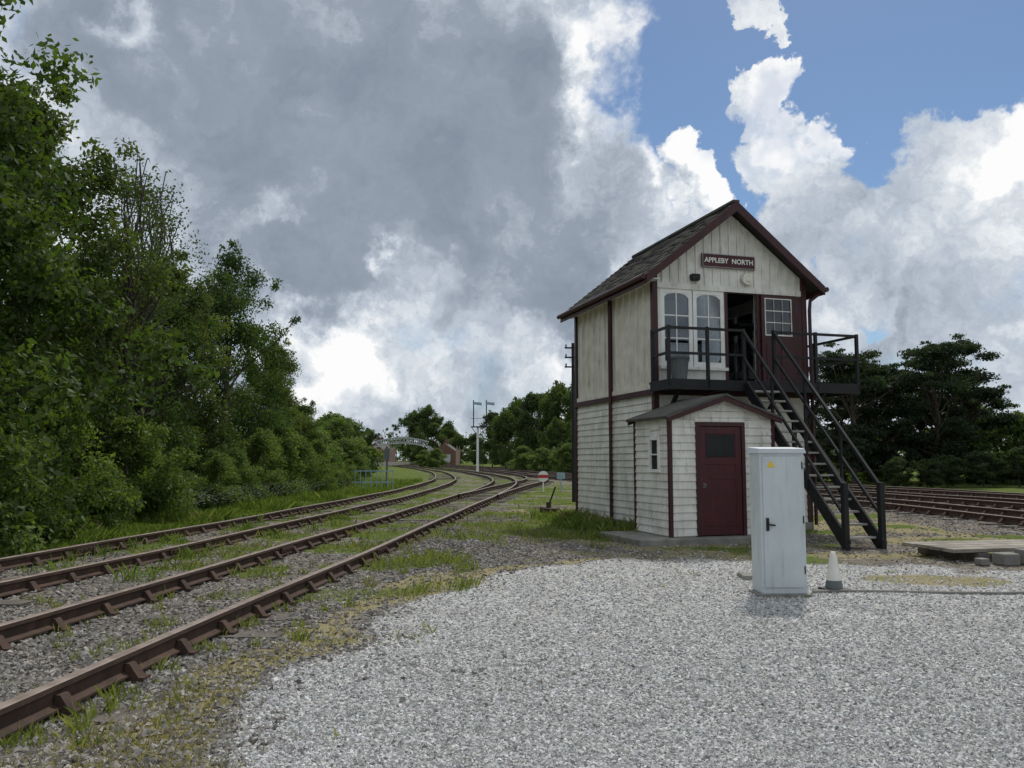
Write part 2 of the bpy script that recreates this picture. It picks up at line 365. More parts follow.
# ------------------------------------------------------------------ HUT
SA0,SA1,SBn,SBf=-.74,1.38,-2.05,-.62
hut=empty('lamp_hut',place((SA0,SBn,0)),TH); HW=SA1-SA0; HD=SBf-SBn; HE=2.28; HA=2.64
m=MB(); m.box(.0,.56,0,.06,.12,HE); m.box(1.46,HW,0,.06,.12,HE); m.box(.56,1.46,0,.06,2.12,HE)
m.box(0,.06,.06,HD,.12,HE); m.box(HW-.06,HW,.06,HD,.12,HE); m.box(.06,HW-.06,HD-.06,HD,.12,HE)
m.poly([(0,0,HE),(HW,0,HE),(HW/2,0,HA)]); m.poly([(0,HD,HE),(HW/2,HD,HA),(HW,HD,HE)])
weatherboard(m,(0,0,0),(.5,0,0),(0,-1,0),.14,HE,.14); weatherboard(m,(1.52,0,0),(HW,0,0),(0,-1,0),.14,HE,.14); weatherboard(m,(.5,0,0),(1.52,0,0),(0,-1,0),2.2,HE,.14)
for i in range(3):
    z=HE+i*.12; ix=(z+.1-HE)/(HA-HE)*HW/2; weatherboard(m,(ix,0,0),(HW-ix,0,0),(0,-1,0),z,z+.11,.12)
weatherboard(m,(0,HD,0),(0,.74,0),(-1,0,0),.14,HE,.14); weatherboard(m,(0,.36,0),(0,0,0),(-1,0,0),.14,HE,.14)
weatherboard(m,(0,.74,0),(0,.36,0),(-1,0,0),.14,1.28,.14); weatherboard(m,(0,.74,0),(0,.36,0),(-1,0,0),1.92,HE,.14)
weatherboard(m,(HW,0,0),(HW,HD,0),(1,0,0),.14,HE,.14)
m.obj('hut_weatherboards',white,hut)
m=MB()
for (x,y) in ((-.04,-.04),(HW-.03,-.04),(-.04,HD-.03)): m.box(x,x+.07,y,y+.07,.12,HE)
m.box(.5,.57,-.05,.05,.12,2.19); m.box(1.45,1.52,-.05,.05,.12,2.19); m.box(.57,1.45,-.05,.05,2.12,2.19)
for yy in (-.17,HD+.1):
    for sg in (-1,1):
        xa=HW/2+sg*(HW/2+.12); za=HE-.03
        m.hexa([(xa,yy,za-.07),(HW/2,yy,HA-.06),(HW/2,yy+.03,HA-.06),(xa,yy+.03,za-.07),(xa,yy,za+.06),(HW/2,yy,HA+.07),(HW/2,yy+.03,HA+.07),(xa,yy+.03,za+.06)])
m.obj('hut_trim',maroon,hut,.004)
m=MB(); slopeplane(m,-.14,HE-.03,HW/2,HA+.04,-.19,HD+.15,.04); slopeplane(m,HW+.14,HE-.03,HW/2,HA+.04,-.19,HD+.15,.04); m.obj('hut_roof',felt,hut)
m=MB(); m.box(.575,1.445,-.02,.02,.14,2.115)
for zz in (.3,1.15): m.box(.7,1.32,-.0275,-.021,zz,zz+.14)
m.box(.58,.7,-.03,-.021,.14,2.11); m.box(1.32,1.44,-.03,-.021,.14,2.11); m.box(.7,1.32,-.03,-.021,1.98,2.11); m.box(.7,1.32,-.03,-.021,1.42,1.54)
m.obj('hut_door',doorred,hut,.003)
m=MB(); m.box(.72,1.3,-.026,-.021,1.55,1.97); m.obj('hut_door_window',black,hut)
m=MB(); m.tube([(.66,-.03,1.05),(.66,-.08,1.05)],.022,8); m.box(.63,.69,-.036,-.031,1.0,1.08); m.obj('door_knob',greyplastic,hut)
m=MB()
for (a,b_,c,d) in ((.34,.76,1.27,1.33),(.34,.76,1.87,1.93),(.34,.4,1.33,1.87),(.7,.76,1.33,1.87),(.4,.7,1.59,1.615)): m.box(-.06,-.001,a,b_,c,d)
m.obj('hut_window_frame',lwhite,hut)
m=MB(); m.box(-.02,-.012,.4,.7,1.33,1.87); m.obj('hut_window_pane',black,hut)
m=MB(); m.box(-.75,HW+.12,-.3,HD+.1,-.05,.12); m.obj('hut_slab',concrete,hut,.02)
# ------------------------------------------------------------------ CABINET
cb=empty('electrical_cabinet',(2.76,9.3,0),math.radians(1.5))
m=MB(); m.box(0,.50,0,.36,.03,1.58); m.obj('cabinet_body',greymetal,cb,.008)
m=MB(); m.hexa([(-.025,-.03,1.575),(.525,-.03,1.575),(.525,.39,1.575),(-.025,.39,1.575),(-.01,-.02,1.63),(.51,-.02,1.63),(.51,.38,1.65),(-.01,.38,1.65)]); m.obj('cabinet_lid',greymetal,cb,.008)
m=MB(); m.box(.03,.47,-.014,-.001,.1,1.54); m.obj('cabinet_door',greymetal,cb,.005)
m=MB(); m.box(.055,.085,-.03,-.014,.72,.86); m.beam((.07,-.035,.79),(.15,-.04,.78),.018,.018)
for zz in (.25,.8,1.4): m.tube([(.475,-.012,zz),(.475,-.012,zz+.08)],.008,8)
m.obj('cabinet_handle_and_hinges',black,cb)
m=MB(); m.poly([(.08,-.0165,1.42),(.17,-.0165,1.42),(.125,-.0165,1.5)]); m.obj('warning_sticker',yellowm,cb)
m=MB(); m.box(-.04,.54,-.05,.4,-.03,.03); m.obj('cabinet_plinth',concrete,cb,.01)
cn=empty('traffic_cone',(3.72,9.75,0),.3)
m=MB(); m.box(-.13,.13,-.13,.13,0,.03); m.obj('cone_base',black,cn,.01)
m=MB(); m.tube([(0,0,.03),(0,0,.12)],[.1,.084],20); m.obj('cone_foot',greyplastic,cn,smooth=False)
m=MB(); m.tube([(0,0,.12),(0,0,.36),(.0,0,.44)],[.084,.045,.028],20); m.obj('cone_sleeve',white,cn)
m=MB(); pts=[(3.4+i*.5,9.55+.05*math.sin(i*1.3)-.02*i,.02) for i in range(12)]; m.tube(pts,.018,8); m.obj('ground_cable',concrete)
m=MB(); m.hexa([(2.9,10.6,-.02),(3.3,10.55,-.02),(3.32,10.95,-.02),(2.92,11,-.02),(2.92,10.62,.05),(3.28,10.57,.05),(3.3,10.93,.05),(2.94,10.98,.05)]); m.obj('concrete_cover',concrete,None,.01)
pk=empty('timber_crossing',(6.55,12.3,0),math.radians(12))
m=MB()
for k in range(4):
    m.box(random.uniform(-.25,.1),3.2+random.uniform(-.2,.2),k*.29+random.uniform(0,.01),k*.29+.26,.14+random.uniform(0,.01),.20)
m.obj('planks',timber,pk,.008)
m=MB(); m.box(.3,.5,-.02,1.3,0,.138); m.box(2.3,2.5,-.02,1.3,0,.138); m.obj('bearers',sleeperm,pk,.01)
m=MB(); m.box(.35,.62,-.45,-.2,0,.17); m.box(.72,1.0,-.5,-.22,0,.22); m.box(.05,.2,-.35,-.2,0,.1); m.obj('concrete_blocks',concrete,pk,.02)
# ------------------------------------------------------------------ TRACKS
def mkpath(pts,y0=-10,y1=300,st=.5):
    p=np.array(pts,float); ys=np.arange(y0,y1+st,st)
    g=np.arange(y0-20,y1+20+st,st); xs=np.interp(g,p[:,0],p[:,1])
    s0=(p[1,1]-p[0,1])/(p[1,0]-p[0,0]); s1=(p[-1,1]-p[-2,1])/(p[-1,0]-p[-2,0])
    xs=np.where(g<p[0,0],p[0,1]+(g-p[0,0])*s0,xs); xs=np.where(g>p[-1,0],p[-1,1]+(g-p[-1,0])*s1,xs)
    k=np.ones(21)/21
    for _ in range(2): xs=np.convolve(np.pad(xs,10,mode='edge'),k,mode='valid')
    return ys,np.interp(ys,g,xs)
A=mkpath([(-10,-4.67),(20,-2.27),(40,-.75),(52,-.35),(64,-.8),(80,-2.5),(100,-5.4),(140,-12.5),(200,-25),(300,-48)])
B=mkpath([(-10,-7.9),(10,-6.25),(16,-5.7),(30,-4.7),(45,-4.3),(60,-4.7),(80,-6.6),(100,-9.1),(140,-16),(200,-28.5),(300,-51.4)])
Cc=[(-10,12),(18,11.9),(25,11.6),(35,10.2),(48,7.2),(62,3.8),(80,.6),(100,-2.0),(140,-9.1),(200,-21.6),(300,-44.6)]
C=mkpath(Cc); D=mkpath([(a,b+3.6) for a,b in Cc]); E=mkpath([(a,b+7.6) for a,b in Cc])
F=mkpath([(30,-1.5),(40,-.5),(50,.9),(60,2.0),(70,1.8),(80,.7)],32,80)
prof=[(-.065,0),(.065,0),(.065,.014),(.012,.034),(.012,.1),(.036,.116),(.036,.148),(.028,.155),(-.028,.155),(-.036,.148),(-.036,.116),(-.012,.1),(-.012,.034),(-.065,.014)]
def track(path,zb,sleep_z,chairs=True,ymaxs=110):
    ys,xs=path; par=empty('railway_track',(0,0,0))
    dx=np.gradient(xs,ys); nx=1/np.sqrt(1+dx**2); ny=-dx/np.sqrt(1+dx**2)
    n=len(prof); V=[];Fc=[];MI=[]
    for off in (-.7525,.7525):
        b=len(V); jz=np.sin(ys*.7+off*3)*.006+np.sin(ys*.31+off)*.008; jx=np.sin(ys*.43+off*2)*.006
        for i in range(len(ys)):
            for (u,z) in prof: V.append((xs[i]+jx[i]+nx[i]*(off+u),ys[i]+ny[i]*(off+u),zb+z+jz[i]))
        for i in range(len(ys)-1):
            for k in range(n):
                k2=(k+1)%n; Fc.append((b+i*n+k,b+i*n+k2,b+(i+1)*n+k2,b+(i+1)*n+k)); MI.append(1 if 6<=k<=8 else 0)
    me=bpy.data.meshes.new('rails'); me.from_pydata(V,[],Fc); me.materials.append(rust); me.materials.append(railtop); me.polygons.foreach_set('material_index',MI); me.update()
    o=bpy.data.objects.new('rails',me); col.objects.link(o); o.parent=par
    m=MB(); mc=MB(); y=ys[0]+.3; q=0
    while y<min(ymaxs,ys[-1]):
        q+=1
        x=np.interp(y,ys,xs); d=np.interp(y,ys,dx); h=Vector((d,1,0)).normalized(); s=Vector((h.y,-h.x,0)); c=Vector((x,y,0))
        j=random.uniform(-.03,.03); tw=random.uniform(-.02,.02); hh=(h+s*tw)*.125
        lz=sleep_z+random.uniform(-.015,.016); ti=random.uniform(-.016,.016)
        a=c-s*(1.28+j); e=c+s*(1.28-j)
        m.hexa([(*(a-hh).xy,-.1),(*(e-hh).xy,-.1),(*(e+hh).xy,-.1),(*(a+hh).xy,-.1),(*(a-hh).xy,lz+ti),(*(e-hh).xy,lz-ti),(*(e+hh).xy,lz-ti),(*(a+hh).xy,lz+ti)])
        if chairs and y<60:
            for off in (-.7525,.7525):
                p=c+s*off
                for sg,z2 in ((-1,zb+.09),(1,zb+.09)):
                    q0=p+s*sg*.016; q1=p+s*sg*.16; k=h*.05
                    P=[q0-k,q1-k,q1+k,q0+k]
                    T=[q0-k*.8,p+s*sg*.05-k*.8,p+s*sg*.05+k*.8,q0+k*.8]
                    if sg<0: P=P[::-1];T=T[::-1]
                    zl=sleep_z
                    mc.hexa([(*q_.xy,zl-.02) for q_ in P]+[(*q_.xy,z2) for q_ in T])
                    mc.hexa([(*q_.xy,zl-.02) for q_ in P]+[(*q_.xy,zl+.03) for q_ in P])
                if q%14==3:
                    for sg in (-1,1):
                        a2=p+s*sg*.028+h*.25; b2=p+s*sg*.028+h*.75; mc.beam((*a2.xy,zb+.075),(*b2.xy,zb+.075),.03,.07)
                        for t_ in (.08,.2,.32,.44):
                            c2=a2+h*t_; mc.beam((*(c2).xy,zb+.075),(*(c2+s*sg*.045).xy,zb+.075),.028,.028)
        y+=.75+random.uniform(-.04,.04)
    m.obj('sleepers',sleeperm,par)
    if chairs: mc.obj('chairs',rust,par)
track(A,.03,.002); track(B,.03,.002); track(C,.11,.09); track(D,.13,.11); track(E,.13,.11); track(F,.045,.015)
# ------------------------------------------------------------------ GROUND
def hnoise(x,y,sc_,seed):
    r=np.random.default_rng(seed); out=np.zeros_like(x); 
    for o in range(4):
        f=sc_*(1.9**o)
        for _ in range(3):
            a=r.uniform(0,6.28); ph=r.uniform(0,6.28); out+=np.sin((x*math.cos(a)+y*math.sin(a))*f+ph)*(.55**o)
    return out/3.2
def sstep(a,b,v): t_=np.clip((v-a)/(b-a),0,1); return t_*t_*(3-2*t_)
def zones(x,y):
    n1=hnoise(x,y,1.1,1); n2=hnoise(x,y,2.6,2); n3=hnoise(x,y,.5,3); n4=hnoise(x,y,6,4)
    a=np.interp(y,*A); b=np.interp(y,*B); c=np.interp(y,*C)
    edge=np.interp(y,[-10,4.2,5.6,9.3,11,12.5,14],[-2.05,-1.7,-1.55,-1.0,-.2,1.0,3.5])+n2*.25+n4*.08
    grav=sstep(-.35,.35,x-edge)*sstep(14.2,12.4,y+n1*.8+n4*.3+np.where(x>3.6,(x-3.6)*.75,0).clip(0,3))
    mp=np.exp(-(((x-5.2)/1.5)**2+((y-10.7)/.75)**2)*1.1)+n2*.2
    moss=sstep(.4,.8,mp)
    strip=np.exp(-((x-(edge-.35))/.5)**2)*sstep(15,12,y)+n1*.25+n4*.15
    moss=np.maximum(moss,sstep(.45,.95,strip))
    mid=sstep(12.0,13.6,y)*sstep(.9,1.8,x-a)*sstep(10.8,8.8,x+np.maximum(0,y-35)*.3)
    moss=np.maximum(moss,mid*sstep(-.5,.3,n1+n2*.5)*.9)
    grass=sstep(-1.5,-2.3,x-b+n1*.35)
    inA=(np.abs(x-a)<2.6)|(np.abs(x-b)<1.6)
    grass=np.maximum(grass,sstep(.0,.7,n1+.5*n2-.6+sstep(9,26,y)*.8)*.85*(x<c-1.8)*(1-grav)*(~inA))
    grass=np.maximum(grass,inA*sstep(4,14,y)*sstep(.35-.6*sstep(6,17,y),.8-.6*sstep(6,17,y),n2+n1*.4)*.95)
    grass=np.maximum(grass,mid*sstep(.15,.6,n3+n2*.5)*.9)
    grass=np.maximum(grass,sstep(20,34,y)*sstep(-.55,.15,n2*.7+n1*.6)*(x<c-2.2)*.95)
    right=sstep(c+10,c+12,x); grass=np.maximum(grass,right)
    far=sstep(90,160,y); grass=np.maximum(grass,far*.9)
    dirtp=sstep(.4,.9,n3+n4*.3)*sstep(5,10,y)*.6
    grav=grav*(1-moss*.65)*(1-dirtp)
    return grav,grass,moss
def zheight(x,y):
    g,gr,mo=zones(x,y); h=hnoise(x,y,1.7,9)*.012+hnoise(x,y,.35,10)*.02*(1-g)+hnoise(x,y,4,12)*.012*(1-g)
    pile=np.exp(-(((x+.9)/.6)**2+((y-14.5)/2.6)**2))*.18*(1+.6*hnoise(x,y,5,4))
    c=np.interp(y,*C); h+=.06*sstep(2.2,1.4,np.abs(x-c))+.08*sstep(2.2,1.4,np.abs(x-c-3.6))+.08*sstep(2.2,1.4,np.abs(x-c-7.6))
    b=np.interp(y,*B); h+=sstep(-2.2,-6,x-b)*.25*(y<120)
    return h+pile
gx=np.concatenate([[-1500,-800,-400,-200,-120,-80,-55,-40],np.arange(-30,-10,.5),np.arange(-10,13,.1),np.arange(13,32,.4),[34,38,45,60,90,140,250,450,800,1500]])
gy=np.concatenate([[-300,-100,-40,-15],np.arange(-6,2,.5),np.arange(2,26,.1),np.arange(26,60,.3),np.arange(60,130,1.5),[135,145,160,180,210,260,330,450,700,1200,2200]])
X,Y=np.meshgrid(gx,gy); x=X.ravel();y=Y.ravel(); g,gr,mo=zones(x,y); z=zheight(x,y)
nx_,ny_=len(gx),len(gy); me=bpy.data.meshes.new('ground')
me.vertices.add(nx_*ny_); me.vertices.foreach_set('co',np.stack([x,y,z],1).astype(np.float32).ravel())
ii=np.arange((nx_-1)*(ny_-1)); r=ii//(nx_-1); c_=ii%(nx_-1); v0=r*nx_+c_
fc=np.stack([v0,v0+1,v0+nx_+1,v0+nx_],1).astype(np.int32)
me.loops.add(fc.size); me.loops.foreach_set('vertex_index',fc.ravel()); me.polygons.add(len(fc)); me.polygons.foreach_set('loop_start',np.arange(0,fc.size,4,dtype=np.int32)); me.update(calc_edges=True)
at=me.attributes.new('zone','FLOAT_COLOR','POINT'); cc=np.stack([g,gr,mo,np.ones_like(g)],1).astype(np.float32); at.data.foreach_set('color',cc.ravel())
me.polygons.foreach_set('use_smooth',np.ones(len(fc),bool))
go=bpy.data.objects.new('ground',me); col.objects.link(go)
gm,t=newmat('ground_mixed')
tc=t.n('ShaderNodeTexCoord').outputs['Object']
za=t.n('ShaderNodeAttribute',{'attribute_name':'zone'}).outputs['Color']; sp=t.n('ShaderNodeSeparateColor',Color=za)
nz=t.noise(tc,9,4,.65); nzb=t.noise(tc,1.6,4,.6); nf=t.noise(tc,70,3,.6)
def zf(s,k=.55): return t.mr(t.m('ADD',s,t.m('MULTIPLY',t.m('SUBTRACT',nz,.5),k*2)),.35,.65)
vo=t.n('ShaderNodeTexVoronoi',Vector=tc,Scale=46.0); vo2=t.n('ShaderNodeTexVoronoi',Vector=tc,Scale=24.0)
cr=t.n('ShaderNodeSeparateColor',Color=vo.outputs['Color']).outputs[0]; cr2=t.n('ShaderNodeSeparateColor',Color=vo2.outputs['Color']).outputs[0]
gcol=t.ramp(cr,[(0,(.17,.17,.165)),(.4,(.35,.35,.34)),(.8,(.52,.52,.505)),(1,(.72,.72,.70))])
gcol=t.mix(t.mr(nzb,.35,.7,0,.55),gcol,(.29,.275,.25))
bcol=t.ramp(cr2,[(0,(.07,.063,.055)),(.5,(.17,.15,.13)),(.9,(.28,.26,.23)),(1,(.42,.40,.36))])
bcol=t.mix(t.mr(nzb,.4,.65,0,.6),bcol,(.15,.125,.095))
mcol=t.mix(t.mr(nf,.3,.7),(.21,.18,.10),(.36,.31,.18)); mcol=t.mix(t.mr(nzb,.45,.62,0,.7),mcol,(.20,.20,.08))
grc=t.mix(t.mr(nf,.3,.7),(.06,.085,.024),(.14,.18,.055)); grc=t.mix(t.mr(nzb,.5,.7,0,.5),grc,(.20,.185,.09))
c0=t.mix(zf(sp.outputs[0],.35),bcol,gcol); c0=t.mix(t.m('MULTIPLY',zf(sp.outputs[2]),.8),c0,mcol); c0=t.mix(zf(sp.outputs[1]),c0,grc)
hgt=t.m('ADD',t.m('MULTIPLY',vo.outputs['Distance'],-1.0),t.m('MULTIPLY',nf,.6))
finish(t,c0,1.0,hgt,.7,.02,0,.0); me.materials.append(gm)
def stones(name,x,y,rad,colr,lift=.2):
    n=len(x); base=np.array([[1,0,0],[0,1,0],[-1,0,0],[0,-1,0],[0,0,.7],[0,0,-.7]],float)
    P=base[None]*rad[:,None,None]*rng.uniform(.6,1.25,(n,6,1))+rng.normal(0,.18,(n,6,3))*rad[:,None,None]
    a=rng.uniform(0,6.28,n); ca,sa=np.cos(a),np.sin(a); tl=rng.normal(0,.5,n); ct,st_=np.cos(tl),np.sin(tl)
    P=np.stack([P[:,:,0],P[:,:,1]*ct[:,None]-P[:,:,2]*st_[:,None],P[:,:,1]*st_[:,None]+P[:,:,2]*ct[:,None]],2)
    P=np.stack([P[:,:,0]*ca[:,None]-P[:,:,1]*sa[:,None],P[:,:,0]*sa[:,None]+P[:,:,1]*ca[:,None],P[:,:,2]],2)
    P+=np.stack([x,y,zheight(x,y)+rad*lift],1)[:,None,:]
    T=np.array([[0,1,4],[1,2,4],[2,3,4],[3,0,4],[1,0,5],[2,1,5],[3,2,5],[0,3,5]]).ravel()
    V=P[:,T].reshape(-1,3); Cc_=np.repeat(colr,24,axis=0)
    return npmesh(name,V,3,Cc_,stonem)
n=150000
yy=1/(rng.uniform(1/13.5,1/3.6,n)); xx=rng.uniform(-.5,.72,n)*yy
g_,gr_,mo_=zones(xx,yy); k=rng.uniform(0,1,n)<g_*1.0; xx=xx[k];yy=yy[k]
v=rng.beta(2.0,2.2,len(xx))*.58+.16; tint=rng.normal(0,.02,(len(xx),3)); cs=v[:,None]*np.array([1.01,1,.975])+tint*.5; w_=rng.uniform(0,1,len(xx))<.06; cs[w_]=cs[w_]*.3+.58
stones('gravel',xx,yy,rng.uniform(.006,.0165,len(xx))*(.8+yy*.045),np.clip(cs,.05,.82),.1)
n=60000
yy=1/(rng.uniform(1/34,1/4.0,n)); xx=rng.uniform(-.66,.25,n)*yy
n3=14000; y3=rng.uniform(12,26,n3); x3=rng.uniform(-3,11,n3); n4=9000; y4=rng.normal(14.5,2.4,n4);x4=rng.normal(-.9,.6,n4)
n5=9000;y5=rng.uniform(12,40,n5);x5=np.interp(y5,*C)+rng.uniform(-2,9.5,n5)
xx=np.concatenate([xx,x3,x4,x5]);yy=np.concatenate([yy,y3,y4,y5])
g_,gr_,mo_=zones(xx,yy); k=rng.uniform(0,1,len(xx))<np.clip((1-g_)*(1-gr_*.9)*(1-mo_*.6),.0,1)
k&=xx>np.interp(yy,*B)-1.7
xx=xx[k];yy=yy[k]; v=rng.beta(2,3.2,len(xx))*.42+.08; cs=v[:,None]*np.array([1.05,.985,.9])
stones('ballast',xx,yy,rng.uniform(.011,.032,len(xx))*(.85+yy*.012),cs,.2)
def blades(name,x,y,h,w,colr,lean=.35):
    n=len(x); a=rng.uniform(0,6.28,n); z=zheight(x,y)-.01
    dx,dy=np.cos(a)*w,np.sin(a)*w; lx=rng.normal(0,lean,n)*h; ly=rng.normal(0,lean,n)*h
    P=np.stack([np.stack([x-dx,y-dy,z],1),np.stack([x+dx,y+dy,z],1),np.stack([x+lx*.4+dx*.7,y+ly*.4+dy*.7,z+h*.6],1),np.stack([x+lx,y+ly,z+h],1)],1)
    return P.reshape(-1,3),np.repeat(colr,4,axis=0)
G=[];GC=[]
def addblades(x,y,h,w,kind):
    n=len(x); f=rng.uniform(0,1,(n,1))
    if kind=='green': c=np.array([.07,.11,.025])*(1-f)+np.array([.20,.26,.07])*f
    elif kind=='dry': c=np.array([.20,.17,.08])*(1-f)+np.array([.36,.31,.18])*f
    else: c=np.array([.11,.15,.035])*(1-f)+np.array([.27,.27,.10])*f
    P,Cq=blades('',x,y,h,w,c); G.append(P);GC.append(Cq)
n=100000; yy=1/rng.uniform(1/60,1/9,n); b_=np.interp(yy,*B); xx=b_-1.6-rng.exponential(1.6,n); k=(xx/yy>-.72); xx=xx[k];yy=yy[k]
pz=np.clip(hnoise(xx,yy,1.3,21)+.6,.15,1.4)
addblades(xx,yy,rng.uniform(.05,.30,len(xx))*pz,rng.uniform(.003,.008,len(xx))*(1+yy*.03),'green')
kk=(rng.uniform(0,1,len(xx))<.02*(pz>.7)); addblades(xx[kk],yy[kk],rng.uniform(.15,.42,kk.sum()),rng.uniform(.002,.003,kk.sum())*(1+yy[kk]*.03),'dry')
n=210000; yy=1/rng.uniform(1/75,1/4,n); xx=rng.uniform(-.66,.3,n)*yy
g_,gr_,mo_=zones(xx,yy); k=(rng.uniform(0,1,n)<gr_*.9)&(xx>np.interp(yy,*B)-1.8)&(xx<np.interp(yy,*C)-1.6)&~((np.abs(np.abs(xx-np.interp(yy,*A))-.75)<.09)|(np.abs(np.abs(xx-np.interp(yy,*B))-.75)<.09))
xk=xx[k];yk=yy[k]; addblades(xk,yk,rng.uniform(.02,.12,k.sum())*(.5+.8*(hnoise(xk,yk,2,5)>0))*np.clip(yk/9,.5,1.2),rng.uniform(.002,.006,k.sum())*(1+yk*.03),'mix')
k=(rng.uniform(0,1,n)<mo_*.55); addblades(xx[k],yy[k],rng.uniform(.01,.05,k.sum()),rng.uniform(.002,.005,k.sum())*(1+yy[k]*.03),'dry')
def tufts(pts,nb,hr,spread,kind):
    for (tx,ty,s) in pts:
        m_=int(nb*s); addblades(rng.normal(tx,spread*s,m_),rng.normal(ty,spread*s,m_),rng.uniform(hr*.3,hr,m_)*s,rng.uniform(.003,.007,m_)*(1+ty*.02),kind)
tp_=[]
for _ in range(260):
    ty=1/random.uniform(1/26,1/4.2); a=np.interp(ty,*A); tx=a+random.choice([-.72+random.uniform(-.15,.1),.72+random.uniform(-.1,.3),random.uniform(-.6,.6),random.uniform(.8,1.6),random.uniform(-2.4,-.9)]); tp_.append((tx,ty,random.uniform(.25,.9)))
tufts(tp_,30,.16,.05,'mix')
tp_=[(random.uniform(-9,-4),random.uniform(9,24),random.uniform(.5,1.1)) for _ in range(90)]; tufts(tp_,40,.25,.1,'green')
tp_=[]
for _ in range(90):
    u=random.uniform(-.2,1.1); p=place((-random.uniform(.1,1.1),L*u,0)); tp_.append((p[0],p[1],random.uniform(.3,1.2)))
for _ in range(14):
    p=place((random.uniform(-1.6,-.9),random.uniform(-2,0),0)); tp_.append((p[0],p[1],random.uniform(.3,.7)))
tufts(tp_,60,.3,.18,'green'); tufts(tp_[::3],14,.42,.16,'dry')
tp_=[(random.uniform(-1,2.2),random.uniform(14,24),random.uniform(.4,1)) for _ in range(60)]; tufts(tp_,40,.2,.13,'mix')
tp_=[(random.uniform(-1.8,2.0),random.uniform(12.5,20),random.uniform(.3,.9)) for _ in range(50)]; tufts(tp_,40,.12,.16,'dry')
tp_=[(random.uniform(.5,6.5),random.uniform(9.8,13.5),random.uniform(.2,.55)) for _ in range(40)]; tufts(tp_,26,.12,.07,'mix')
tp_=[(random.uniform(2.8,3.4),random.uniform(9.2,9.75),random.uniform(.2,.4)) for _ in range(10)]; tufts(tp_,20,.16,.05,'mix')
npmesh('grass',np.concatenate(G),4,np.concatenate(GC),grassm)
# ------------------------------------------------------------------ TREES
def leaves(cent,crad,nl,size,colA,colB,flat=1.0,squash=.8,crnd=.35,seed=0):
    r=np.random.default_rng(seed); nc=len(cent); wgt=crad**2; ci=r.choice(nc,nl,p=wgt/wgt.sum())
    d=r.normal(0,1,(nl,3)); d/=np.linalg.norm(d,axis=1,keepdims=True)
    rr=crad[ci]*np.power(r.uniform(0,1,nl),.5)*r.uniform(.8,1.3,nl)
    p=cent[ci]+d*rr[:,None]*np.array([1,1,squash])
    nrm=d*.5+r.normal(0,.8,(nl,3))+np.array([0,0,.4]); nrm/=np.linalg.norm(nrm,axis=1,keepdims=True)
    tt=np.cross(nrm,r.normal(0,1,(nl,3))); tt/=np.linalg.norm(tt,axis=1,keepdims=True); bb=np.cross(nrm,tt)
    s=size*r.uniform(.55,1.35,nl)[:,None]
    P=np.stack([p-tt*s,p-bb*s*.5-nrm*s*.12,p+tt*s,p+bb*s*.5+nrm*s*.08],1).reshape(-1,3)
    cl=r.uniform(0,1,nc)[ci]*.6+r.uniform(0,1,nl)*.4
    c=colA[None]*(1-cl[:,None])+colB[None]*cl[:,None]
    return P,np.repeat(c,4,axis=0)
def limbmesh(mb,p0,p1,r0,r1,seed,seg=5,wob=.12):
    r=random.Random(seed); p0=Vector(p0);p1=Vector(p1); ln=(p1-p0).length; pts=[];rs=[]
    for i in range(seg+1):
        f=i/seg; q=p0.lerp(p1,f)
        if 0<i<seg: q+=Vector((r.uniform(-1,1),r.uniform(-1,1),r.uniform(-.5,.5)))*wob*ln*.3
        pts.append(q); rs.append(r0+(r1-r0)*f)
    mb.tube(pts,rs,7,cap=False)
def tree_mesh(name,H,R,base,nclump,nleaf,lsize,colA,colB,seed,crange=(.09,.2),shape='round',trunkr=.18,limbs=14,squash=.8):
    r=np.random.default_rng(seed); cents=[]; crad=[]
    mb=MB(); limbmesh(mb,(0,0,-.2),(r.normal(0,.2),r.normal(0,.2),H*.82),trunkr,trunkr*.2,seed,7,.06)
    while len(cents)<nclump:
        f=r.uniform(0,1); z=base+(H-base)*f
        if shape=='round': env=math.sin(math.pi*min(1,.18+f*.80))**.6
        elif shape=='bush': env=math.sqrt(max(0,1-f**2.2))
        elif shape=='pine': env=.35+.65*math.sin(math.pi*min(1,.15+.75*f))
        elif shape=='cone': env=1-.8*f
        a=r.uniform(0,6.28); env*=1+.28*math.sin(a*2+seed)+.18*math.sin(a*5+seed*2+f*7)
        rad=R*env*math.sqrt(r.uniform(.15,1))
        cr_=H*r.uniform(*crange)*.5
        rad=max(0,rad-cr_*.5)
        cents.append((math.cos(a)*rad,math.sin(a)*rad,min(z,H-cr_*.7))); crad.append(cr_)
    for i in range(nclump//2):
        c=np.array(cents[r.integers(0,nclump)]); d_=c-np.array([0,0,base+(H-base)*.45]); d_/=np.linalg.norm(d_)+1e-6
        q=c+d_*H*r.uniform(.05,.11); cents.append((q[0],q[1],max(q[2],.2))); crad.append(H*crange[0]*r.uniform(.2,.45))
    nct=len(cents)
    cents=np.array(cents);crad=np.array(crad)
    for i in r.choice(nct,min(limbs,nct),replace=False):
        c=cents[i]; z0=max(.1*H,c[2]*r.uniform(.45,.75)); limbmesh(mb,(0,0,z0),tuple(c),trunkr*.4*(1-z0/H*.6),.012*H/8,seed+int(i),5,.15)
    P,Cq=leaves(cents,crad,nleaf,lsize,np.array(colA),np.array(colB),squash=squash,seed=seed+5)
    nf0=len(P)//4
    tv=np.array(mb.v)
    quads=[f for f in mb.f if len(f)==4]
    tv2=tv[np.array(quads).ravel()]; P2=np.concatenate([P,tv2]); C2=np.concatenate([Cq,np.full((len(tv2),3),.06)])
    me=npmesh(name,P2,4,C2,leafm,link=False); me.materials.append(bark)
    mi=np.zeros(len(me.polygons),np.int32); mi[nf0:]=1; me.polygons.foreach_set('material_index',mi)
    return me
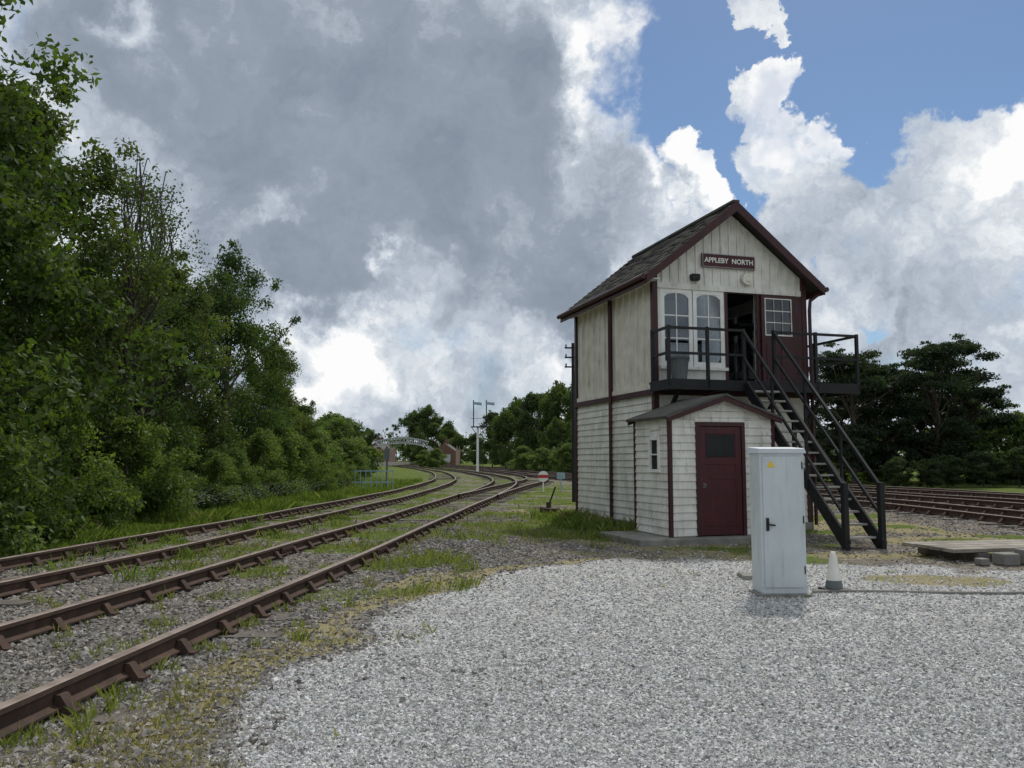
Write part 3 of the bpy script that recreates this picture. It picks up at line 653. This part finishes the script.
near=[tree_mesh('broadleaf_a',9,2.9,.5,120,52000,.068,(.026,.050,.012),(.105,.155,.034),11,(.09,.19)),
      tree_mesh('broadleaf_b',9,2.7,.6,110,48000,.068,(.038,.058,.016),(.14,.175,.05),23,(.08,.17)),
      tree_mesh('broadleaf_c',9,3.0,.4,130,52000,.063,(.020,.042,.012),(.08,.13,.03),37,(.08,.18))]
sparse=tree_mesh('ash_sapling',9,1.9,3.0,80,3400,.05,(.03,.05,.015),(.08,.11,.03),51,(.06,.12),'round',.09,60)
bushm=[tree_mesh('bush_a',2.6,1.7,.05,50,18000,.05,(.042,.07,.017),(.14,.20,.048),61,(.2,.4),'bush',.05,8),
       tree_mesh('bush_b',2.6,1.5,.05,44,16000,.045,(.052,.085,.02),(.18,.235,.062),67,(.18,.36),'bush',.05,8)]
midm=[tree_mesh('tree_mid_a',10,4.0,1.0,64,17000,.16,(.030,.052,.018),(.11,.15,.04),71,(.12,.24)),
      tree_mesh('tree_mid_b',10,3.4,1.2,56,15000,.16,(.026,.040,.018),(.07,.10,.032),73,(.12,.22))]
midl=tree_mesh('bush_mid',10,4.4,.4,70,18000,.19,(.050,.082,.023),(.16,.22,.06),77,(.14,.3),'bush')
pinem=[tree_mesh('pine_a',10,3.2,1.6,54,26000,.095,(.014,.027,.015),(.042,.062,.028),81,(.1,.22),'pine',.2,40,.45),
       tree_mesh('pine_b',10,2.9,1.4,48,24000,.095,(.015,.028,.016),(.046,.066,.03),83,(.1,.2),'pine',.2,40,.45)]
def inst(name,me,x,y,H,baseH,rz=None,wx=1.0):
    o=bpy.data.objects.new(name,me); col.objects.link(o); s=H/baseH; o.scale=(s*wx,s*wx,s); o.location=(x,y,float(zheight(np.array([x*1.0]),np.array([y*1.0]))[0])-.05)
    o.rotation_euler=(0,0,random.uniform(0,6.28) if rz is None else rz); return o
left=[(-10.9,14.3,11.4,0,1.0),(-11.4,18.8,9.6,1,.95),(-11.8,23.2,7.3,2,1.0),(-11.7,27.6,7.8,1,1.0),(-10.9,31.6,9.3,2,.85),(-10.6,36.5,6.3,1,1.0),(-10.4,41,4.0,0,1.2),
      (-16,16,11.0,2,1.1),(-17,24,8.4,0,1.1),(-17,31,9,1,1.1),(-17,38,7,2,1.2),(-13,45,4.8,0,1.3),(-10.1,11.0,7.5,1,1.0)]
for (x,y,H,k,w) in left: inst('broadleaf_tree',near[k],x,y,H,9,None,w)
inst('ash_tree',sparse,-9.9,21.0,8.8,9); inst('ash_tree',sparse,-10.8,24.0,9.6,9); inst('ash_tree',sparse,-11.5,26.5,9.5,9)
for i in range(24):
    y=13+i*1.3+random.uniform(-.4,.4); inst('bush',bushm[i%2],-8.95+random.uniform(-.6,.3)+ (0.3 if y>30 else 0),y,random.uniform(.9,2.8),2.6)
for (x,y,H) in ((-10.8,46,2.9),(-10.6,52,2.6),(-12,57,4.0),(-13.5,50,4.5),(-13,63,4.4),(-15,68,5.0),(-16.5,76,4.6),(-20,86,5.2),(-14.5,72,3.0),(-22,98,4),(-27,104,5.2),(-29,125,4.5),(-36,170,6),(-41,185,7)):
    inst('bush',midl,x,y,H,10,None,1.3)
for (x,y,H,w) in ((-26.5,262,18,1.0),(-32.5,275,17,.9),(-21,268,13,1),(-45,260,11,1.1),(-16,250,9,1.2),(-11,245,9,1.2)): inst('broadleaf_tree',midm[0],x,y,H,10,None,w)
inst('bush',midl,-35.2,196,4.2,10,None,1.2); inst('bush',midl,-18.5,176,3.6,10,None,1.4); inst('bush',midl,-14.5,160,3.6,10,None,1.5)
for i,(x,y,H) in enumerate(((-1,128,9.0),(3,126,11.5),(7,122,12.5),(10.5,118,13.2),(1,140,11.5),(5,145,13),(14,120,14),(-3.5,150,10),(9,100,8.0),(5.5,104,6.5),(19,110,13),(24,105,12))): inst('broadleaf_tree',(midm[i%2] if i%3 else midm[0]),x,y,H,10,None,.85)
for (x,y,H) in ((3.5,95,2.8),(6,90,3.2),(9,84,3.8),(12,80,4.2),(1.5,105,3.2)): inst('bush',midl,x,y,H,10,None,1.5)
for i,(x,y,H) in enumerate(((20.5,50,8.2),(23.0,51,7.4),(25.6,50,8.6),(28.2,53,9.3),(18.2,54,7.8),(31,56,6.6),(25,58,8.4),(22.2,56,7.8),(28.5,58,7.5))): inst('pine_tree',pinem[i%2],x,y,H,10,None,1.15)
for (x,y,H) in ((31.5,52,4.4),(34.5,50,4.6),(37,54,5.2),(28,46,2.2),(24,46,1.8),(31,47,2.6),(35,46,3.2),(20.8,45,1.7),(40,52,5.6),(33,60,5.5),(22,60,3.5),(27,62,3.5),(26,46,2.0),(22.4,45,1.6),(29.6,46,2.0),(33,46,2.4),(38,47,3.4)): inst('bush',midl if H>3 else midm[1],x,y,H,10,None,1.6)
cents=[];crad=[]
for az in np.arange(-60,60,.35):
    D0=random.uniform(300,380); a=math.radians(az); h=random.uniform(6,12)
    for k in range(3):
        cents.append((math.sin(a)*D0+random.uniform(-2,2),math.cos(a)*D0+random.uniform(-4,4),h*(k+.6)/3)); crad.append(random.uniform(2.6,4.2))
P,Cq=leaves(np.array(cents),np.array(crad),50000,.7,np.array((.05,.07,.04)),np.array((.11,.145,.075)),seed=99)
npmesh('distant_trees',P,4,Cq,leafm)
n=2000; xx=rng.uniform(-9,-7.4,n); yy=rng.uniform(20,40,n); zz=rng.uniform(.35,.75,n)
base=np.array([[-1,-1,0],[1,-1,0],[1,1,0],[-1,1,0]])*.022
P=(base[None]+np.stack([xx,yy,zz],1)[:,None]).reshape(-1,3); npmesh('cow_parsley',P,4,np.full((len(P),3),.5),grassm)
# ------------------------------------------------------------------ DISTANT THINGS
sg=empty('semaphore_signal',(-4.0,97,0))
m=MB(); m.tube([(0,0,0),(0,0,5.4)],[.16,.13],8); m.obj('main_post',lwhite,sg)
m=MB(); m.box(-.8,1.3,-.35,.35,5.3,5.42); m.beam((0,0,4.3),(-.7,0,5.3),.08,.08); m.beam((0,0,4.3),(1.2,0,5.3),.08,.08)
for xx_ in (-.5,1.0):
    m.box(xx_-.06,xx_+.06,-.06,.06,5.4,8.5); 
m.beam((.3,-.3,0),(.3,-.3,5.4),.04,.04); m.beam((.6,-.3,0),(.6,-.3,5.4),.04,.04)
for k in range(18): m.box(.3,.6,-.31,-.29,.3*k,.3*k+.03)
m.box(-.9,1.4,-.36,-.34,6.3,6.34)
m.obj('bracket_and_dolls',black,sg)
m=MB()
for xx_ in (-.5,1.0): m.hexa([(xx_-.1,-.12,8.0),(xx_+.95,-.12,7.85),(xx_+.95,-.08,7.85),(xx_-.1,-.08,8.0),(xx_-.1,-.12,8.28),(xx_+.95,-.12,8.2),(xx_+.95,-.08,8.2),(xx_-.1,-.08,8.28)])
m.obj('signal_arms',bluep,sg)
tp=empty('telegraph_pole',(2.22,30,0))
m=MB(); m.tube([(0,0,0),(0,0,5.75)],[.07,.055],8)
for zz in (5.55,5.2,4.85): m.box(-.3,.22,-.04,.04,zz,zz+.05)
m.obj('pole_and_arms',black,tp)
m=MB()
for zz in (5.6,5.25,4.9):
    for xx_ in (-.25,.18): m.tube([(xx_,0,zz),(xx_,0,zz+.1)],.03,6)
m.obj('insulators',greyplastic,tp)
fe=empty('metal_fence',(-8.2,42,0),math.radians(8))
m=MB()
for k in range(9): m.box(k*.27,k*.27+.04,0,.04,0,1.0)
for zz in (.35,.92): m.box(0,2.2,-.01,.05,zz,zz+.06)
m.obj('fence_rails',bluep,fe)
ps=empty('signal_post',(-6.6,44,0)); m=MB(); m.tube([(0,0,0),(0,0,2.2)],.06,8); m.box(-.14,.14,-.1,.1,1.5,2.1); m.obj('post_and_head',greyplastic,ps)
sg2=empty('trackside_sign',(1.5,40,0)); m=MB(); m.box(-.03,.03,0,.05,0,.6); m.obj('sign_post',lwhite,sg2)
m=MB(); m.tube([(0,-.03,.72),(0,-.01,.72)],.26,18); m.obj('sign_disc',lwhite,sg2); m=MB(); m.box(-.25,.25,-.045,-.032,.65,.79); m.obj('sign_band',redsign,sg2)
sg3=empty('trackside_marker',(2.35,40,0)); m=MB(); m.box(-.03,.03,0,.05,0,.9); m.box(-.2,.2,-.02,-.001,.6,.9); m.obj('marker_board',bluep,sg3)
pl=empty('point_lever',(1.05,24,0),.2); m=MB(); m.box(-.15,.15,-.5,.5,0,.14); m.box(-.05,.05,-.1,.1,.14,.3); m.beam((0,0,.2),(.05,-.6,.75),.04,.04); m.obj('lever_and_base',rust,pl,.01)
fb=empty('footbridge',(-33,200,0))
m=MB(); n=14
for i in range(n):
    f0,f1=i/n,(i+1)/n; z0=4.6+1.0*math.sin(math.pi*f0); z1=4.6+1.0*math.sin(math.pi*f1)
    for dz in (0,1.3): m.beam((13*f0,0,z0+dz),(13*f1,0,z1+dz),.2,.28)
    m.beam((13*f0,0,z0),(13*f1,0,z1+1.3),.13,.13); m.beam((13*f1,0,z1),(13*f0,0,z0+1.3),.13,.13)
m.box(-.3,.3,-.3,.3,0,4.6); m.box(12.7,13.3,-.3,.3,0,4.6)
m.beam((0,0,4.6),(-5,0,1),.2,.7); m.beam((13,0,4.6),(18,0,1),.2,.7)
m.obj('lattice_span',greywhite,fb)
def station(x,y,w,n):
    s=empty('station_building',(x,y,0)); m=MB(); m.box(0,w,0,20,0,3.8,0)
    for k in range(n):
        y0=k*20/n; 
        m.poly([(w,y0,3.8),(w,y0+20/n,3.8),(w,y0+10/n,5.6)],0)
    m.poly([(0,0,3.8),(w,0,3.8),(w/2,0,6.0)],0); m.poly([(0,0,3.8),(w/2,0,6.0),(w/2,20,6.0),(0,20,3.8)],1); m.poly([(w/2,0,6.0),(w,0,3.8),(w,20,3.8),(w/2,20,6.0)],1)
    m.box(w/2-.5,w/2+.5,6,7,5,7.4,0); m.box(1,2,-.06,-.01,1.2,3.0,2); m.box(w-2.4,w-1.4,-.06,-.01,1.2,3.0,2)
    m.obj('walls_and_roof',[brick,felt,greywhite],s)
station(-37.5,212,5,3); station(-21,222,6,2)
m=MB(); m.box(-33,-30.5,180,260,0,.9); m.obj('station_platform',concrete)
# ------------------------------------------------------------------ WORLD
w=bpy.data.worlds.new('World'); sc.world=w; w.use_nodes=True; t=NT(w.node_tree)
try: w.cycles.sampling_method='NONE'
except Exception as e: print(e)
SUN_EL,SUN_AZ=math.radians(52),math.radians(22)
sky=t.n('ShaderNodeTexSky',{'sky_type':'NISHITA','sun_disc':False,'sun_elevation':SUN_EL,'sun_rotation':SUN_AZ,'dust_density':.3,'ozone_density':3.0,'air_density':1.0})
skc=t.mix(1.0,sky.outputs[0],(.88,.96,1.02),'MULTIPLY')
bg1=t.n('ShaderNodeBackground',Color=skc,Strength=.08)
d=t.n('ShaderNodeTexCoord').outputs['Generated']
def vm(op,a,b,scale=None):
    nd=t.n('ShaderNodeVectorMath',{'operation':op}); t.set(nd.inputs[0],a); t.set(nd.inputs[1],b)
    if scale is not None: t.set(nd.inputs['Scale'],scale)
    return nd.outputs[1] if op=='DISTANCE' else nd.outputs[0]
nA=t.noise(d,5.5,2,.5,out=1); nB=t.noise(d,19,6,.6,out=1)
wa=vm('SCALE',vm('SUBTRACT',nA,(.5,.5,.5)),(0,0,0),.17); wb=vm('SCALE',vm('SUBTRACT',nB,(.5,.5,.5)),(0,0,0),.14)
dd=vm('ADD',vm('ADD',d,wa),wb)
def field(bl,soft=.45):
    out=None
    for (tx,tz,r_) in bl:
        c=Vector((tx,1,tz)); ln=c.length; c/=ln; rr=r_/ln
        f=t.mr(vm('DISTANCE',dd,tuple(c)),rr,rr*soft,0,1)
        out=f if out is None else t.m('MAXIMUM',out,f)
    return out
hole=field([(.34,.54,.22),(.25,.43,.15),(.55,.53,.21),(.43,.40,.14),(.27,.35,.10),(.45,.20,.05),(.40,.26,.045)],.7)
cum=field([(.345,.45,.045),(.345,.38,.06),(.34,.30,.075),(.53,.35,.085),(.64,.38,.09),(.215,.335,.045),(.46,.26,.09),(.60,.26,.17),(.33,.545,.03)],.80)
darkf=field([(-.25,.40,.30),(-.05,.34,.22),(.03,.26,.14),(-.03,.48,.17),(-.42,.50,.2),(-.25,.235,.09),(.07,.20,.09)],.3)
brt=field([(.10,.52,.085),(.13,.42,.07),(.15,.33,.04),(-.47,.53,.06),(-.30,.285,.06),(-.17,.25,.03),(-.24,.13,.09),(.37,.42,.06),(.62,.38,.07),(.22,.34,.05)],.15)
nC=t.noise(d,7,4,.6); nD=t.noise(dd,10,5,.58); nE=t.noise(d,3.2,2,.5)
cov=t.m('ADD',t.m('SUBTRACT',1.0,hole),cum,clamp=True)
cov=t.m('MULTIPLY',cov,t.mr(t.m('ADD',nC,t.m('MULTIPLY',darkf,.3)),.36,.50,.62,1.0),clamp=True)
th=t.m('ADD',t.m('MULTIPLY',darkf,.46),t.m('ADD',t.m('MULTIPLY',t.m('SUBTRACT',nD,.5),1.15),t.m('MULTIPLY',t.m('SUBTRACT',nE,.5),.6)))
th=t.m('ADD',th,.25); th=t.m('SUBTRACT',th,t.m('MULTIPLY',brt,.40),clamp=True)
cc=t.ramp(th,[(0,(1.0,1.0,1.0)),(.12,(.80,.84,.88)),(.32,(.52,.58,.66)),(.58,(.31,.36,.435)),(1,(.225,.27,.34))])
bg2=t.n('ShaderNodeBackground',Color=cc,Strength=.98)
mx=t.n('ShaderNodeMixShader',i0=cov,i1=bg1.outputs[0],i2=bg2.outputs[0]); t.n('ShaderNodeOutputWorld',Surface=mx.outputs[0])
sl=bpy.data.lights.new('sun','SUN'); sl.energy=3.0; sl.angle=math.radians(4); sl.color=(1,.955,.88)
so=bpy.data.objects.new('sun',sl); col.objects.link(so)
dv=-Vector((math.sin(SUN_AZ)*math.cos(SUN_EL),math.cos(SUN_AZ)*math.cos(SUN_EL),math.sin(SUN_EL))); so.rotation_euler=dv.to_track_quat('-Z','Y').to_euler()
cd=bpy.data.cameras.new('camera'); cd.lens=29.15; cd.sensor_width=36; cd.clip_end=5000; cd.clip_start=.05
co=bpy.data.objects.new('camera',cd); col.objects.link(co); co.location=(0,0,1.5); co.rotation_euler=(math.radians(95.24),0,0); sc.camera=co
